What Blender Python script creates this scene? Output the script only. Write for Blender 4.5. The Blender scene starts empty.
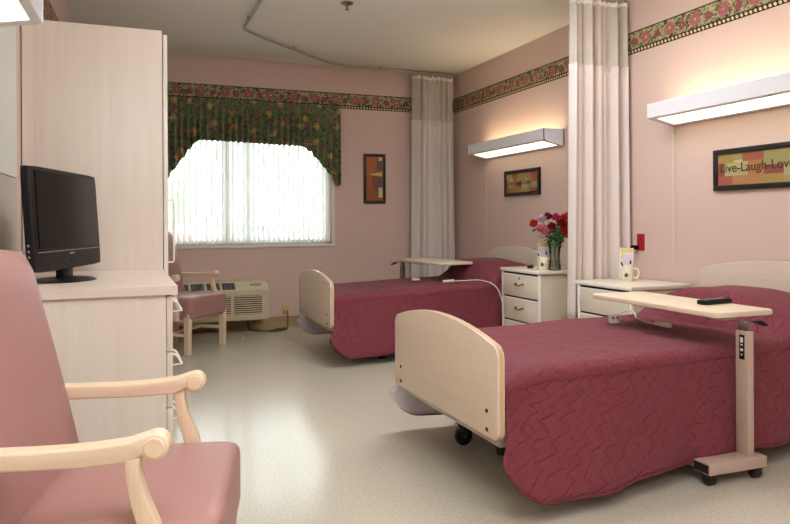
import bpy, bmesh, math, random
from mathutils import Vector, Matrix, noise
C = bpy.context.scene.collection
PI = math.pi
R = math.radians
rnd = random.Random(7)

# ------------------------------------------------------------------ colours and materials
def lin(h):
    h = h.lstrip('#')
    o = []
    for i in (0, 2, 4):
        c = int(h[i:i+2], 16) / 255
        o.append(c / 12.92 if c <= .04045 else ((c + .055) / 1.055) ** 2.4)
    return (*o, 1)

class Mat:
    def __init__(s, name, color='#808080', rough=.5, metal=0, spec=.5, **kw):
        s.m = bpy.data.materials.new(name); s.m.use_nodes = True
        s.nt = s.m.node_tree; s.b = s.nt.nodes['Principled BSDF']
        s.out = s.nt.nodes['Material Output']
        s.set(s.b.inputs['Base Color'], lin(color) if isinstance(color, str) else color)
        s.set(s.b.inputs['Roughness'], rough); s.b.inputs['Metallic'].default_value = metal
        s.b.inputs['Specular IOR Level'].default_value = spec
        for k, v in kw.items(): s.set(s.b.inputs[k.replace('_', ' ')], v)
    def set(s, inp, v):
        if isinstance(v, bpy.types.NodeSocket): s.nt.links.new(v, inp)
        elif isinstance(v, str): inp.default_value = lin(v)
        else: inp.default_value = v
    def n(s, t, **p):
        x = s.nt.nodes.new(t)
        for k, v in p.items(): setattr(x, k, v)
        return x
    def coord(s, kind='Object', scale=(1, 1, 1), loc=(0, 0, 0), rot=(0, 0, 0)):
        t = s.n('ShaderNodeTexCoord'); m = s.n('ShaderNodeMapping')
        s.nt.links.new(t.outputs[kind], m.inputs[0])
        m.inputs['Scale'].default_value = scale; m.inputs['Location'].default_value = loc
        m.inputs['Rotation'].default_value = rot
        return m.outputs[0]
    def math(s, op, a, b=None, c=None, clamp=False):
        x = s.n('ShaderNodeMath', operation=op, use_clamp=clamp)
        s.set(x.inputs[0], a)
        if b is not None: s.set(x.inputs[1], b)
        if c is not None: s.set(x.inputs[2], c)
        return x.outputs[0]
    def sep(s, v):
        x = s.n('ShaderNodeSeparateXYZ'); s.set(x.inputs[0], v); return x.outputs
    def comb(s, x_, y_, z_=0.0):
        x = s.n('ShaderNodeCombineXYZ'); s.set(x.inputs[0], x_); s.set(x.inputs[1], y_); s.set(x.inputs[2], z_); return x.outputs[0]
    def noise(s, v, scale=5, detail=2, rough=.5, dist=0, color=False):
        x = s.n('ShaderNodeTexNoise'); s.set(x.inputs['Vector'], v); x.inputs['Scale'].default_value = scale
        x.inputs['Detail'].default_value = detail; x.inputs['Roughness'].default_value = rough; x.inputs['Distortion'].default_value = dist
        return x.outputs[1 if color else 0]
    def voro(s, v, scale=5, feature='F1', out='Distance', rand=1, metric='EUCLIDEAN', dims='3D'):
        x = s.n('ShaderNodeTexVoronoi', feature=feature, voronoi_dimensions=dims)
        if feature != 'DISTANCE_TO_EDGE': x.distance = metric
        s.set(x.inputs['Vector'], v); x.inputs['Scale'].default_value = scale; x.inputs['Randomness'].default_value = rand
        return x.outputs[out]
    def mix(s, f, a, b):
        x = s.n('ShaderNodeMix', data_type='RGBA'); s.set(x.inputs[0], f); s.set(x.inputs[6], a); s.set(x.inputs[7], b)
        return x.outputs[2]
    def ramp(s, f, stops, interp='LINEAR'):
        x = s.n('ShaderNodeValToRGB'); s.set(x.inputs[0], f); cr = x.color_ramp; cr.interpolation = interp
        while len(cr.elements) < len(stops): cr.elements.new(.5)
        for e, (p, c) in zip(cr.elements, stops):
            e.position = p; e.color = lin(c) if isinstance(c, str) else (c, c, c, 1)
        return x.outputs[0]
    def step(s, v, lo, hi):
        x = s.n('ShaderNodeMapRange', interpolation_type='SMOOTHSTEP'); s.set(x.inputs[0], v)
        x.inputs[1].default_value = lo; x.inputs[2].default_value = hi
        return x.outputs[0]
    def base(s, v): s.set(s.b.inputs['Base Color'], v); return s
    def bump(s, h, strength=.3, dist=.01):
        x = s.n('ShaderNodeBump'); x.inputs['Strength'].default_value = strength; x.inputs['Distance'].default_value = dist
        s.set(x.inputs['Height'], h); s.nt.links.new(x.outputs[0], s.b.inputs['Normal']); return s

MT = {}
def mt(key, *a, **k):
    m = Mat(key, *a, **k); MT[key] = m; return m

def paint(key, col, rough=.6, amt=.05):
    m = mt(key, col, rough, spec=.3)
    c = m.coord()
    f = m.noise(c, 1.2, 3)
    d = [max(0, x * (1 - amt)) for x in lin(col)[:3]] + [1]
    x = m.mix(f, tuple(d), lin(col)); m.base(x)
    m.bump(m.noise(c, 160, 2), .08, .002)
    return m
paint('wall_paint', '#D3BAAE', .55)
paint('ceiling_paint', '#EAE8E0', .8)
paint('trim_white', '#E6E1D6', .4)
paint('light_board', '#D2D6CC', .45)
paint('grey_board', '#BDB4A8', .5)
paint('enamel', '#E4E4E8', .35)
paint('cove_base', '#A88F62', .5)
paint('ptac_beige', '#CDBE9F', .5)
paint('asphalt', '#B9B7B2', .9)
paint('metal_beige', '#B9A394', .35)

def laminate(key, a, b, axis=2, rough=.38, sc=1.0):
    m = mt(key, a, rough, spec=.4)
    s = [34 * sc] * 3; s[axis] = 1.6 * sc
    c = m.coord(scale=tuple(s))
    f = m.noise(c, 1, 4, .6, .6)
    fine = m.noise(m.coord(scale=tuple([x * 4 for x in s])), 1, 2)
    t = m.math('ADD', m.math('MULTIPLY', f, .75), m.math('MULTIPLY', fine, .25))
    m.base(m.ramp(t, [(.3, a), (.7, b)]))
    m.bump(t, .05, .002)
    return m
laminate('pale_laminate', '#E6DCD0', '#DED1C5')
laminate('pale_laminate_top', '#E2D3C6', '#DACABC', 0)
laminate('board_laminate', '#DFCDBB', '#D8C4B0', 1)
laminate('table_laminate', '#E4D5BB', '#DDCBAF', 1)
laminate('head_laminate', '#D2C2B0', '#C8B8A6', 1)
laminate('birch', '#E6D2B8', '#DCC3A4', 0, .42)
laminate('birch_up', '#E4CFB4', '#D9C09F', 2, .42)
mt('edge_band', '#C9AB86', .4)
mt('ivory', '#DDD2BF', .35)
mt('ivory_body', '#D0BFA9', .4)
mt('ivory_edge', '#EDE8DE', .3)
mt('black_plastic', '#0A0A0B', .45, spec=.3)
mt('black_matte', '#151413', .6)
mt('screen_glass', '#0B0C09', .22, spec=.2)
mt('chrome', '#C9C9C9', .2, metal=1)
mt('steel', '#8F8B86', .35, metal=.9)
mt('track_metal', '#B4AE9E', .4, metal=.5)
mt('brass', '#8E6B3A', .35, metal=.9)
mt('white_plastic', '#E9E6DE', .4)
mt('grey_plastic', '#8A8782', .45)
mt('dark_gap', '#2A2320', .8)
mt('rubber', '#121212', .55)
mt('red_plastic', '#9E1B1E', .4)
mt('cord_white', '#DAD5C8', .5)
mt('cord_brown', '#4A4030', .6)
mt('outlet_ivory', '#CDB98A', .4)
mt('letter_dark', '#3A2418', .7)
mt('grey_mark', '#8C8C8C', .5)

m = mt('vinyl', '#AE7773', .42, spec=.4)
c = m.coord()
m.base(m.mix(m.noise(c, 3, 2), '#AA7F79', '#A0746F'))
m.bump(m.noise(c, 420, 2), .12, .0015)

# floor: speckled sheet vinyl, waxed
m = mt('floor_vinyl', '#C3B79C', .2, spec=.55)
c = m.coord()
sp = m.noise(c, 95, 3, .7)
sp2 = m.voro(c, 150)
big = m.noise(c, .8, 3)
col = m.ramp(sp, [(.30, '#B4AD9A'), (.45, '#C2BBA9'), (.6, '#C9C3B3'), (.75, '#D8D4CA')])
col = m.mix(m.step(sp2, .12, .04), col, '#8F8468')
m.base(m.mix(m.math('MULTIPLY', big, .1), col, '#BDB6A4'))
m.set(m.b.inputs['Roughness'], m.ramp(m.noise(c, 1.5, 2), [(.2, .15), (.8, .19)]))
m.bump(m.noise(c, 3, 2), .05, .004)

# quilted burgundy bedspread, uv in metres
m = mt('quilt', '#7C2F3C', .75, spec=.25, Sheen_Weight=.06)
uv = m.coord('UV')
nz = m.noise(uv, 7, 2, color=True)
x, y, z = m.sep(uv)
nx = m.math('MULTIPLY', m.math('SUBTRACT', m.noise(uv, 5, 2), .5), .05)
def tri(v): return m.math('PINGPONG', v, .5)
xd = m.math('ADD', x, m.math('MULTIPLY', m.math('SUBTRACT', m.noise(uv, 3.5, 2), .5), .16))
yd = m.math('ADD', y, m.math('MULTIPLY', m.math('SUBTRACT', m.noise(m.coord('UV', loc=(5, 3, 0)), 6, 2), .5), .10))
s1 = m.math('ADD', m.math('ADD', m.math('MULTIPLY', xd, 14.0), m.math('MULTIPLY', yd, -12.0)), m.math('MULTIPLY', tri(m.math('MULTIPLY', yd, 17)), 1.25))
g1 = m.math('ABSOLUTE', m.math('SUBTRACT', m.math('FRACT', s1), .5))
s2 = m.math('ADD', m.math('ADD', m.math('MULTIPLY', xd, 9.0), m.math('MULTIPLY', yd, 9.5)), m.math('MULTIPLY', tri(m.math('MULTIPLY', xd, 21)), .9))
g2 = m.math('ABSOLUTE', m.math('SUBTRACT', m.math('FRACT', s2), .5))
l1 = m.step(g1, .5, .36)
l2 = m.step(g2, .5, .40)
brk = m.step(m.noise(m.coord('UV', loc=(9, 1, 0)), 9, 1), .42, .58)
h = m.math('ADD', m.math('MULTIPLY', l1, .8), m.math('MULTIPLY', m.math('MULTIPLY', l2, brk), .5))
puff = m.noise(uv, 34, 3)
h = m.math('ADD', h, m.math('MULTIPLY', puff, .8))
heather = m.noise(uv, 420, 2, .8)
cc = m.ramp(heather, [(.3, '#62252E'), (.5, '#77303A'), (.7, '#8C505E')])
m.base(cc)
m.bump(h, .6, .010)
m = mt('lining', '#E2DCE6', .8)
m = mt('quilt_edge', '#6D2733', .8)

# curtain cloth and netting
m = mt('curtain_cloth', '#EFE6DF', .8, spec=.2)
c = m.coord()
m.bump(m.noise(c, 300, 2), .1, .002)
tr = m.n('ShaderNodeBsdfTranslucent'); tr.inputs[0].default_value = lin('#E6D2C6')
mx = m.n('ShaderNodeMixShader'); mx.inputs[0].default_value = .25
m.nt.links.new(m.b.outputs[0], mx.inputs[1]); m.nt.links.new(tr.outputs[0], mx.inputs[2]); m.nt.links.new(mx.outputs[0], m.out.inputs[0])
m = mt('netting', '#C4BCB0', .8, spec=.2)
uv = m.coord('UV')
x, y, z = m.sep(uv)
holex = m.math('LESS_THAN', m.math('PINGPONG', m.math('MULTIPLY', x, 160), .5), .36)
holey = m.math('LESS_THAN', m.math('PINGPONG', m.math('MULTIPLY', y, 160), .5), .36)
solid = m.math('MAXIMUM', holex, holey)
tp = m.n('ShaderNodeBsdfTransparent'); mx = m.n('ShaderNodeMixShader')
m.set(mx.inputs[0], solid); m.nt.links.new(tp.outputs[0], mx.inputs[1]); m.nt.links.new(m.b.outputs[0], mx.inputs[2]); m.nt.links.new(mx.outputs[0], m.out.inputs[0])
m = mt('blind_slat', '#FAFAF8', .6, spec=.2)
tr = m.n('ShaderNodeBsdfTranslucent'); tr.inputs[0].default_value = lin('#F6F7F4')
mx = m.n('ShaderNodeMixShader'); mx.inputs[0].default_value = .40
m.nt.links.new(m.b.outputs[0], mx.inputs[1]); m.nt.links.new(tr.outputs[0], mx.inputs[2]); m.nt.links.new(mx.outputs[0], m.out.inputs[0])

def thin_glass(key, tint='#F6FAF8', gloss=.08):
    m = mt(key, tint, .05)
    tp = m.n('ShaderNodeBsdfTransparent'); tp.inputs[0].default_value = lin(tint)
    gl = m.n('ShaderNodeBsdfGlossy'); gl.inputs['Roughness'].default_value = .03
    fr = m.n('ShaderNodeFresnel'); fr.inputs[0].default_value = 1.45
    mx = m.n('ShaderNodeMixShader')
    m.nt.links.new(m.math('ADD', fr.outputs[0], gloss * .3), mx.inputs[0]); m.nt.links.new(tp.outputs[0], mx.inputs[1]); m.nt.links.new(gl.outputs[0], mx.inputs[2])
    m.nt.links.new(mx.outputs[0], m.out.inputs[0]); return m
thin_glass('pane_glass'); thin_glass('vase_glass', '#EEF5F0', .3)

def emit(key, col, st):
    m = mt(key, col, .5)
    m.b.inputs['Emission Color'].default_value = lin(col); m.b.inputs['Emission Strength'].default_value = st
    return m
emit('lens_down', '#FFF2D0', 1.9)
emit('lens_up', '#FFE7C2', 5.5)
emit('fill_glow', '#F8FAFF', 8.2)  # glow of the added, unseen fill lights

# wallpaper border of roses: x along the wall, z 0..0.15 upward (object space)
def border_mat(key):
    m = mt(key, '#2F3327', .6, spec=.25)
    v = m.coord()
    x, y, z = m.sep(v)
    P = .215
    wob = m.noise(v, 30, 2)
    leaf = m.noise(m.comb(x, z, 0.0), 34, 2, .5, 1.5)
    col = m.ramp(leaf, [(.34, '#343A2C'), (.44, '#555C40'), (.52, '#8A8660'), (.58, '#CDBB90'), (.64, '#8A8A60'), (.72, '#4A5138')])
    def rose(colr, off, r, cz, c0, c1, c2):
        fx = m.math('MULTIPLY', m.math('SUBTRACT', m.math('FRACT', m.math('ADD', m.math('DIVIDE', x, P), off)), .5), P)
        dz = m.math('SUBTRACT', z, cz)
        d = m.math('SQRT', m.math('ADD', m.math('MULTIPLY', fx, fx), m.math('MULTIPLY', dz, dz)))
        d = m.math('ADD', d, m.math('MULTIPLY', m.math('SUBTRACT', wob, .5), r * 1.1))
        rr = m.ramp(m.math('DIVIDE', d, r), [(.0, c2), (.25, c1), (.42, c0), (.6, c1), (.8, c0), (1, c1)])
        mask = m.step(d, r * 1.04, r * .94)
        return m.mix(mask, colr, rr)
    col = rose(col, .02, .043, .088, '#B0706A', '#8A4A4A', '#CFA294')
    col = rose(col, .52, .026, .080, '#9C5552', '#74373A', '#C08A7E')
    # beaded lower edge
    fx = m.math('MULTIPLY', m.math('SUBTRACT', m.math('FRACT', m.math('ADD', m.math('DIVIDE', x, .031), m.math('MULTIPLY', z, 9))), .5), .031)
    dz = m.math('SUBTRACT', z, .016)
    d = m.math('SQRT', m.math('ADD', m.math('MULTIPLY', fx, fx), m.math('MULTIPLY', dz, dz)))
    bead = m.mix(m.step(d, .0115, .0085), '#1E1B16', '#D3BC92')
    col = m.mix(m.math('LESS_THAN', z, .033), col, bead)
    col = m.mix(m.math('GREATER_THAN', z, .144), col, '#2B2A20')
    m.base(col); return m
border_mat('rose_border')

# floral green valance cloth, uv in metres
m = mt('floral_cloth', '#56603F', .85, spec=.15)
uv = m.coord('UV')
g = m.noise(uv, 22, 3, .6, .8)
col = m.ramp(g, [(.3, '#4C5746'), (.45, '#626D50'), (.6, '#767E5A'), (.72, '#8A8D66')])
def blooms(col, scale, r, c0, c1, loc):
    uv2 = m.coord('UV', loc=loc)
    d = m.voro(uv2, scale, dims='2D', rand=.8)
    d = m.math('ADD', d, m.math('MULTIPLY', m.math('SUBTRACT', m.noise(uv2, 45, 2), .5), .28))
    return m.mix(m.step(d, r, r * .8), col, m.mix(m.step(d, r * .6, r * .2), c0, c1))
col = blooms(col, 5.5, .20, '#A8905C', '#C4A66C', (0, 0, 0))
col = blooms(col, 8, .17, '#8E5450', '#A86A60', (.33, .61, 0))
col = blooms(col, 14, .12, '#3A443A', '#3C4A3A', (1.3, .2, 0))
col = blooms(col, 12, .09, '#9A7A48', '#7E3436', (2.3, 1.2, 0))
m.base(col)

# collage artwork: patchwork of ochre and brick blocks
def art(key, cols, sx, sz, axis='y'):
    m = mt(key, '#B08040', .6)
    v = m.coord()
    x, y, z = m.sep(v)
    u = y if axis == 'y' else x
    q = m.comb(m.math('MULTIPLY', u, sx), m.math('MULTIPLY', z, sz), 0.0)
    f = m.voro(q, 1, out='Color', metric='CHEBYCHEV', dims='2D', rand=.75)
    w = m.n('ShaderNodeSeparateColor'); m.nt.links.new(f, w.inputs[0])
    n = len(cols)
    a = m.ramp(w.outputs[0], [(i / n, c) for i, c in enumerate(cols)], 'CONSTANT')
    dirt = m.noise(v, 60, 4, .7)
    m.base(m.mix(m.math('MULTIPLY', m.step(dirt, .4, .75), .35), a, '#8F6A34')); return m
art('collage_wide', ['#C9A24E', '#B5883C', '#C4684A', '#BFB06A', '#A8923F', '#C78A4A', '#B2A765'], 7, 11)
art('collage_tall', ['#A0502C', '#8E3A26', '#A8622E', '#7C4A2C', '#93512B'], 9, 6, 'x')
mt('art_gold', '#C9B06A', .5); mt('art_slate', '#5C5850', .6); mt('art_cream', '#CFC39A', .6)
mt('frame_black', '#14110F', .4)
# flowers
def flower(key, a, b):
    m = mt(key, a, .6, spec=.3); m.base(m.mix(m.noise(m.coord(), 60, 2), a, b))
flower('petal_red', '#A3101C', '#C8222C'); flower('petal_pink', '#D24E78', '#E88AA6'); flower('petal_dark', '#6C0C18', '#8E1420')
flower('petal_lilac', '#C9A6C4', '#E0C8DC'); flower('petal_hot', '#C2184C', '#DC3A66')
flower('leaf_green', '#2E5222', '#4E7E3A'); flower('stem_green', '#5C8A44', '#7FAE5C'); flower('tree_green', '#4E6A3A', '#7E9460')
m = mt('mug_ceramic', '#E6DCC4', .25)
m = mt('paper', '#E9E6E0', .6); mt('paper_yellow', '#E4CC80', .6); mt('paper_lilac', '#DAD4DE', .6)
mt('car_red', '#A03028', .3); mt('car_blue', '#5070A0', .3); mt('car_silver', '#9AA0A6', .3); mt('car_glass', '#30363C', .1)
mt('bark', '#6A5A48', .8)

# ------------------------------------------------------------------ mesh helpers
class MB:
    def __init__(s): s.bm = bmesh.new(); s.uv = None
    def _add(s, b2, mi=0):
        for f in b2.faces: f.material_index = mi
        me = bpy.data.meshes.new('t'); b2.to_mesh(me); b2.free(); s.bm.from_mesh(me); bpy.data.meshes.remove(me); return s
    def box(s, x0, y0, z0, x1, y1, z1, bev=0, seg=2, mat=None, mi=0):
        b = bmesh.new(); bmesh.ops.create_cube(b, size=1)
        for v in b.verts:
            v.co = Vector(((x0 + x1) / 2 + v.co.x * (x1 - x0), (y0 + y1) / 2 + v.co.y * (y1 - y0), (z0 + z1) / 2 + v.co.z * (z1 - z0)))
        if bev: bmesh.ops.bevel(b, geom=list(b.edges), offset=bev, segments=seg, profile=.5, affect='EDGES')
        if mat: bmesh.ops.transform(b, matrix=mat, verts=b.verts)
        return s._add(b, mi)
    def soft(s, x0, y0, z0, x1, y1, z1, r, n=10, warp=None, mi=0):
        b = bmesh.new(); bmesh.ops.create_cube(b, size=2)
        bmesh.ops.subdivide_edges(b, edges=list(b.edges), cuts=n, use_grid_fill=True)
        h = Vector(((x1 - x0) / 2, (y1 - y0) / 2, (z1 - z0) / 2)); c = Vector(((x0 + x1) / 2, (y0 + y1) / 2, (z0 + z1) / 2))
        for v in b.verts:
            p = Vector([v.co[i] * h[i] for i in range(3)])
            q = Vector([max(-(h[i] - r), min(h[i] - r, p[i])) for i in range(3)])
            d = p - q
            if d.length > 1e-6: p = q + d.normalized() * r
            p = p + c
            if warp: p = warp(p)
            v.co = p
        return s._add(b, mi)
    def cyl(s, p0, p1, r0, r1=None, seg=16, mi=0, cap=True):
        p0, p1 = Vector(p0), Vector(p1); r1 = r0 if r1 is None else r1
        d = p1 - p0; b = bmesh.new()
        bmesh.ops.create_cone(b, cap_ends=cap, segments=seg, radius1=r0, radius2=r1, depth=d.length)
        m = Matrix.Translation((p0 + p1) / 2) @ d.to_track_quat('Z', 'Y').to_matrix().to_4x4()
        bmesh.ops.transform(b, matrix=m, verts=b.verts); return s._add(b, mi)
    def ball(s, c, r, sc=(1, 1, 1), seg=12, mi=0):
        b = bmesh.new(); bmesh.ops.create_uvsphere(b, u_segments=seg, v_segments=max(6, seg // 2 + 2), radius=r)
        for v in b.verts: v.co = Vector((v.co.x * sc[0] + c[0], v.co.y * sc[1] + c[1], v.co.z * sc[2] + c[2]))
        return s._add(b, mi)
    def tube(s, pts, r, seg=8, mi=0, closed=False):
        pts = [Vector(p) for p in pts]; b = bmesh.new(); rings = []; n = len(pts); up = None
        for i, p in enumerate(pts):
            t = (pts[min(i + 1, n - 1)] - pts[max(i - 1, 0)]).normalized()
            if up is None: up = t.orthogonal().normalized()
            up = (up - t * up.dot(t)).normalized(); sd = t.cross(up)
            rr = r[i] if isinstance(r, (list, tuple)) else r
            rings.append([b.verts.new(p + up * math.cos(a) * rr + sd * math.sin(a) * rr) for a in [2 * PI * k / seg for k in range(seg)]])
        for a_, c_ in zip(rings, rings[1:]):
            for k in range(seg): b.faces.new((a_[k], a_[(k + 1) % seg], c_[(k + 1) % seg], c_[k]))
        b.faces.new(rings[0][::-1]); b.faces.new(rings[-1]); return s._add(b, mi)
    def lathe(s, prof, c=(0, 0, 0), seg=24, mi=0, mat=None, axis='Z'):
        b = bmesh.new(); rings = []
        for r, z in prof:
            rings.append([b.verts.new((c[0] + r * math.cos(2 * PI * k / seg), c[1] + r * math.sin(2 * PI * k / seg), c[2] + z)) for k in range(seg)])
        for a_, c_ in zip(rings, rings[1:]):
            for k in range(seg): b.faces.new((a_[k], a_[(k + 1) % seg], c_[(k + 1) % seg], c_[k]))
        if prof[0][0] > 1e-5: b.faces.new(rings[0][::-1])
        if prof[-1][0] > 1e-5: b.faces.new(rings[-1])
        bmesh.ops.remove_doubles(b, verts=b.verts, dist=1e-6)
        if mat: bmesh.ops.transform(b, matrix=mat, verts=b.verts)
        return s._add(b, mi)
    def prism(s, pts, axis, a, c, bev=0, mi=0, mat=None, seg=2):
        """outline pts (2-D) in the plane across axis, from a to c along it"""
        def P(p, t):
            return {'x': (t, p[0], p[1]), 'y': (p[0], t, p[1]), 'z': (p[0], p[1], t)}[axis]
        b = bmesh.new(); A = [b.verts.new(P(p, a)) for p in pts]; B = [b.verts.new(P(p, c)) for p in pts]; n = len(pts)
        b.faces.new(A); b.faces.new(B[::-1])
        for i in range(n): b.faces.new((A[i], B[i], B[(i + 1) % n], A[(i + 1) % n]))
        bmesh.ops.recalc_face_normals(b, faces=b.faces)
        if bev:
            e = [e for e in b.edges if any(len(f.verts) > 4 for f in e.link_faces)]
            bmesh.ops.bevel(b, geom=e, offset=bev, segments=seg, profile=.5, affect='EDGES')
        if mat: bmesh.ops.transform(b, matrix=mat, verts=b.verts)
        return s._add(b, mi)
    def build(s, name, mat, parent=None, loc=None, rot=None, smooth=True, solid=None):
        me = bpy.data.meshes.new(name); bm = s.bm
        bmesh.ops.recalc_face_normals(bm, faces=bm.faces) if s.uv is None else None
        bm.to_mesh(me); bm.free()
        for k in (mat if isinstance(mat, (list, tuple)) else [mat]): me.materials.append(MT[k].m)
        if smooth: me.shade_smooth(); me.set_sharp_from_angle(angle=R(38))
        o = bpy.data.objects.new(name, me); C.objects.link(o)
        if parent: o.parent = parent
        if loc: o.location = loc
        if rot is not None: o.rotation_euler = rot if isinstance(rot, (tuple, list)) else (0, 0, rot)
        if solid:
            md = o.modifiers.new('thickness', 'SOLIDIFY'); md.thickness = solid[0]; md.offset = -1
            md.material_offset = solid[1]; md.use_rim = True
        return o

def grid(name, mat, fn, nu, nv, parent=None, solid=None, loc=None, rot=None):
    """fn(i/nu, j/nv) -> (point, (u, v))"""
    b = MB(); bm = b.bm; uvl = bm.loops.layers.uv.new('UVMap'); V = []; U = {}
    for i in range(nu + 1):
        row = []
        for j in range(nv + 1):
            p, uv = fn(i / nu, j / nv); v = bm.verts.new(p); U[v] = uv; row.append(v)
        V.append(row)
    for i in range(nu):
        for j in range(nv):
            f = bm.faces.new((V[i][j], V[i + 1][j], V[i + 1][j + 1], V[i][j + 1]))
            for l in f.loops: l[uvl].uv = U[l.vert]
    b.uv = True
    return b.build(name, mat, parent, loc, rot, solid=solid)

def tag(o, label, cat, group=None, kind=None):
    o['label'] = label; o['category'] = cat
    if group: o['group'] = group
    if kind: o['kind'] = kind
    return o
def thing(name, label, cat, loc=(0, 0, 0), rot=0, group=None):
    o = bpy.data.objects.new(name, None); C.objects.link(o); o.location = loc; o.rotation_euler = (0, 0, rot)
    o.empty_display_size = .1
    return tag(o, label, cat, group)
def struct(o):
    o['kind'] = 'structure'; return o
def clone(root, loc, rot, label, group=None):
    r = root.copy(); C.objects.link(r); r.location = loc; r.rotation_euler = (0, 0, rot); r['label'] = label
    if group: r['group'] = group
    for ch in list(root.children):
        c = ch.copy(); C.objects.link(c); c.parent = r
        for g in ch.children:
            d = g.copy(); C.objects.link(d); d.parent = c
    return r
def text_mesh(name, body, size, mat, parent, loc, rot, extrude=.0008, sx=1.0):
    cu = bpy.data.curves.new('txt', 'FONT'); cu.body = body; cu.size = size; cu.extrude = extrude; cu.align_x = 'LEFT'
    ob = bpy.data.objects.new('txt', cu); C.objects.link(ob)
    dg = bpy.context.evaluated_depsgraph_get(); me = bpy.data.meshes.new_from_object(ob.evaluated_get(dg))
    bpy.data.objects.remove(ob); bpy.data.curves.remove(cu)
    me.materials.clear(); me.materials.append(MT[mat].m)
    for v in me.vertices: v.co.x *= sx
    o = bpy.data.objects.new(name, me); C.objects.link(o); o.parent = parent; o.location = loc; o.rotation_euler = rot
    return o
def arc(cx, cy, r, a0, a1, n=6):
    return [(cx + r * math.cos(R(a0 + (a1 - a0) * k / n)), cy + r * math.sin(R(a0 + (a1 - a0) * k / n))) for k in range(n + 1)]
def smooth(t):
    t = max(0, min(1, t)); return t * t * (3 - 2 * t)

# ------------------------------------------------------------------ camera
F, YAW, ROLL, CY = 691.1, .37443, -.00539, 222.1
fwd = Vector((math.sin(YAW), math.cos(YAW), 0)); rt = Vector((math.cos(YAW), -math.sin(YAW), 0)); up = Vector((0, 0, 1))
r_ = rt * math.cos(ROLL) + up * math.sin(ROLL); u_ = up * math.cos(ROLL) - rt * math.sin(ROLL)
cam = bpy.data.cameras.new('camera'); co = bpy.data.objects.new('camera', cam); C.objects.link(co)
cam.sensor_width = 36; cam.lens = F / 790 * 36; cam.shift_y = (CY - 262) / 790; cam.clip_start = .05; cam.clip_end = 300
co.matrix_world = Matrix(((r_.x, u_.x, -fwd.x, 0), (r_.y, u_.y, -fwd.y, 0), (r_.z, u_.z, -fwd.z, 1.0), (0, 0, 0, 1)))
bpy.context.scene.camera = co

# ------------------------------------------------------------------ room
XR, YB, ZC, YF = 3.264, 6.59, 2.545, -2.2
def wx(y): return -.43 + .0386 * (y - 3.5)          # the left wall runs slightly askew
WA = math.atan(.0386)
struct(MB().box(-1.2, YF - .1, -.1, XR + .1, YB + .1, 0).build('floor', 'floor_vinyl', smooth=False))
struct(MB().box(-1.2, YF - .1, ZC, XR + .1, YB + .1, ZC + .1).build('ceiling', 'ceiling_paint', smooth=False))
WX0, WX1, WZ0, WZ1 = .26, 1.915, .795, 1.96
b = MB()
b.box(-1.2, YB, 0, WX0, YB + .14, ZC); b.box(WX1, YB, 0, XR + .1, YB + .14, ZC)
b.box(WX0, YB, 0, WX1, YB + .14, WZ0); b.box(WX0, YB, WZ1, WX1, YB + .14, ZC)
struct(b.build('wall_back', 'wall_paint', smooth=False))
struct(MB().box(XR, YF, 0, XR + .1, YB, ZC).build('wall_right', 'wall_paint', smooth=False))
L0, L1_ = (wx(YF), YF), (wx(YB), YB)
struct(MB().prism([L0, L1_, (L1_[0] - .1, YB), (L0[0] - .1, YF)], 'z', 0, ZC).build('wall_left', 'wall_paint', smooth=False))
struct(MB().box(-1.2, YF - .1, 0, XR + .1, YF, ZC).build('wall_front', 'wall_paint', smooth=False))
# coved sheet-vinyl base
def cove(name, x0, y0, x1, y1, nx, ny):
    d = Vector((x1 - x0, y1 - y0, 0)); prof = [(0, .1), (.006, .1), (.006, .035), (.012, .018), (.024, .008), (.04, .0015), (0, .0015)]
    b = MB(); bm = b.bm; A = []
    for P in ((x0, y0), (x1, y1)):
        A.append([bm.verts.new((P[0] + nx * p, P[1] + ny * p, z)) for p, z in prof])
    n = len(prof)
    for i in range(n): bm.faces.new((A[0][i], A[0][(i + 1) % n], A[1][(i + 1) % n], A[1][i]))
    bm.faces.new(A[0]); bm.faces.new(A[1][::-1])
    return struct(b.build(name, 'cove_base'))
cove('baseboard_back', -.3, YB, XR, YB, 0, -1)
cove('baseboard_right', XR, YF, XR, YB - .05, -1, 0)
cove('baseboard_left', wx(YF), YF, wx(3.5), 3.5, 1, 0)
# wallpaper borders
zb = 2.133
struct(MB().box(0, -.001, 0, 3.55, 0, .152).build('trim_1', 'rose_border', loc=(-.29, YB - .0015, zb), smooth=False))
struct(MB().box(0, -.001, 0, YB - YF, 0, .152).build('trim_2', 'rose_border', loc=(XR - .0015, YB, zb + .012), rot=-PI / 2, smooth=False))
struct(MB().box(0, -.001, 0, 8.7, 0, .152).build('trim_3', 'rose_border', loc=(wx(YF) + .0025, YF, zb), rot=PI / 2 - WA, smooth=False))
# pale wall board beside the wardrobe
b = MB().box(0, -.006, 1.2, 2.6, 0, 2.10).build('trim_4', 'light_board', loc=(wx(.78) + .0015, .78, 0), rot=PI / 2 - WA, smooth=False); struct(b)
b = MB().box(0, -.006, .1, 2.6, 0, 1.195).build('trim_5', 'grey_board', loc=(wx(.78) + .0015, .78, 0), rot=PI / 2 - WA, smooth=False); struct(b)

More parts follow.
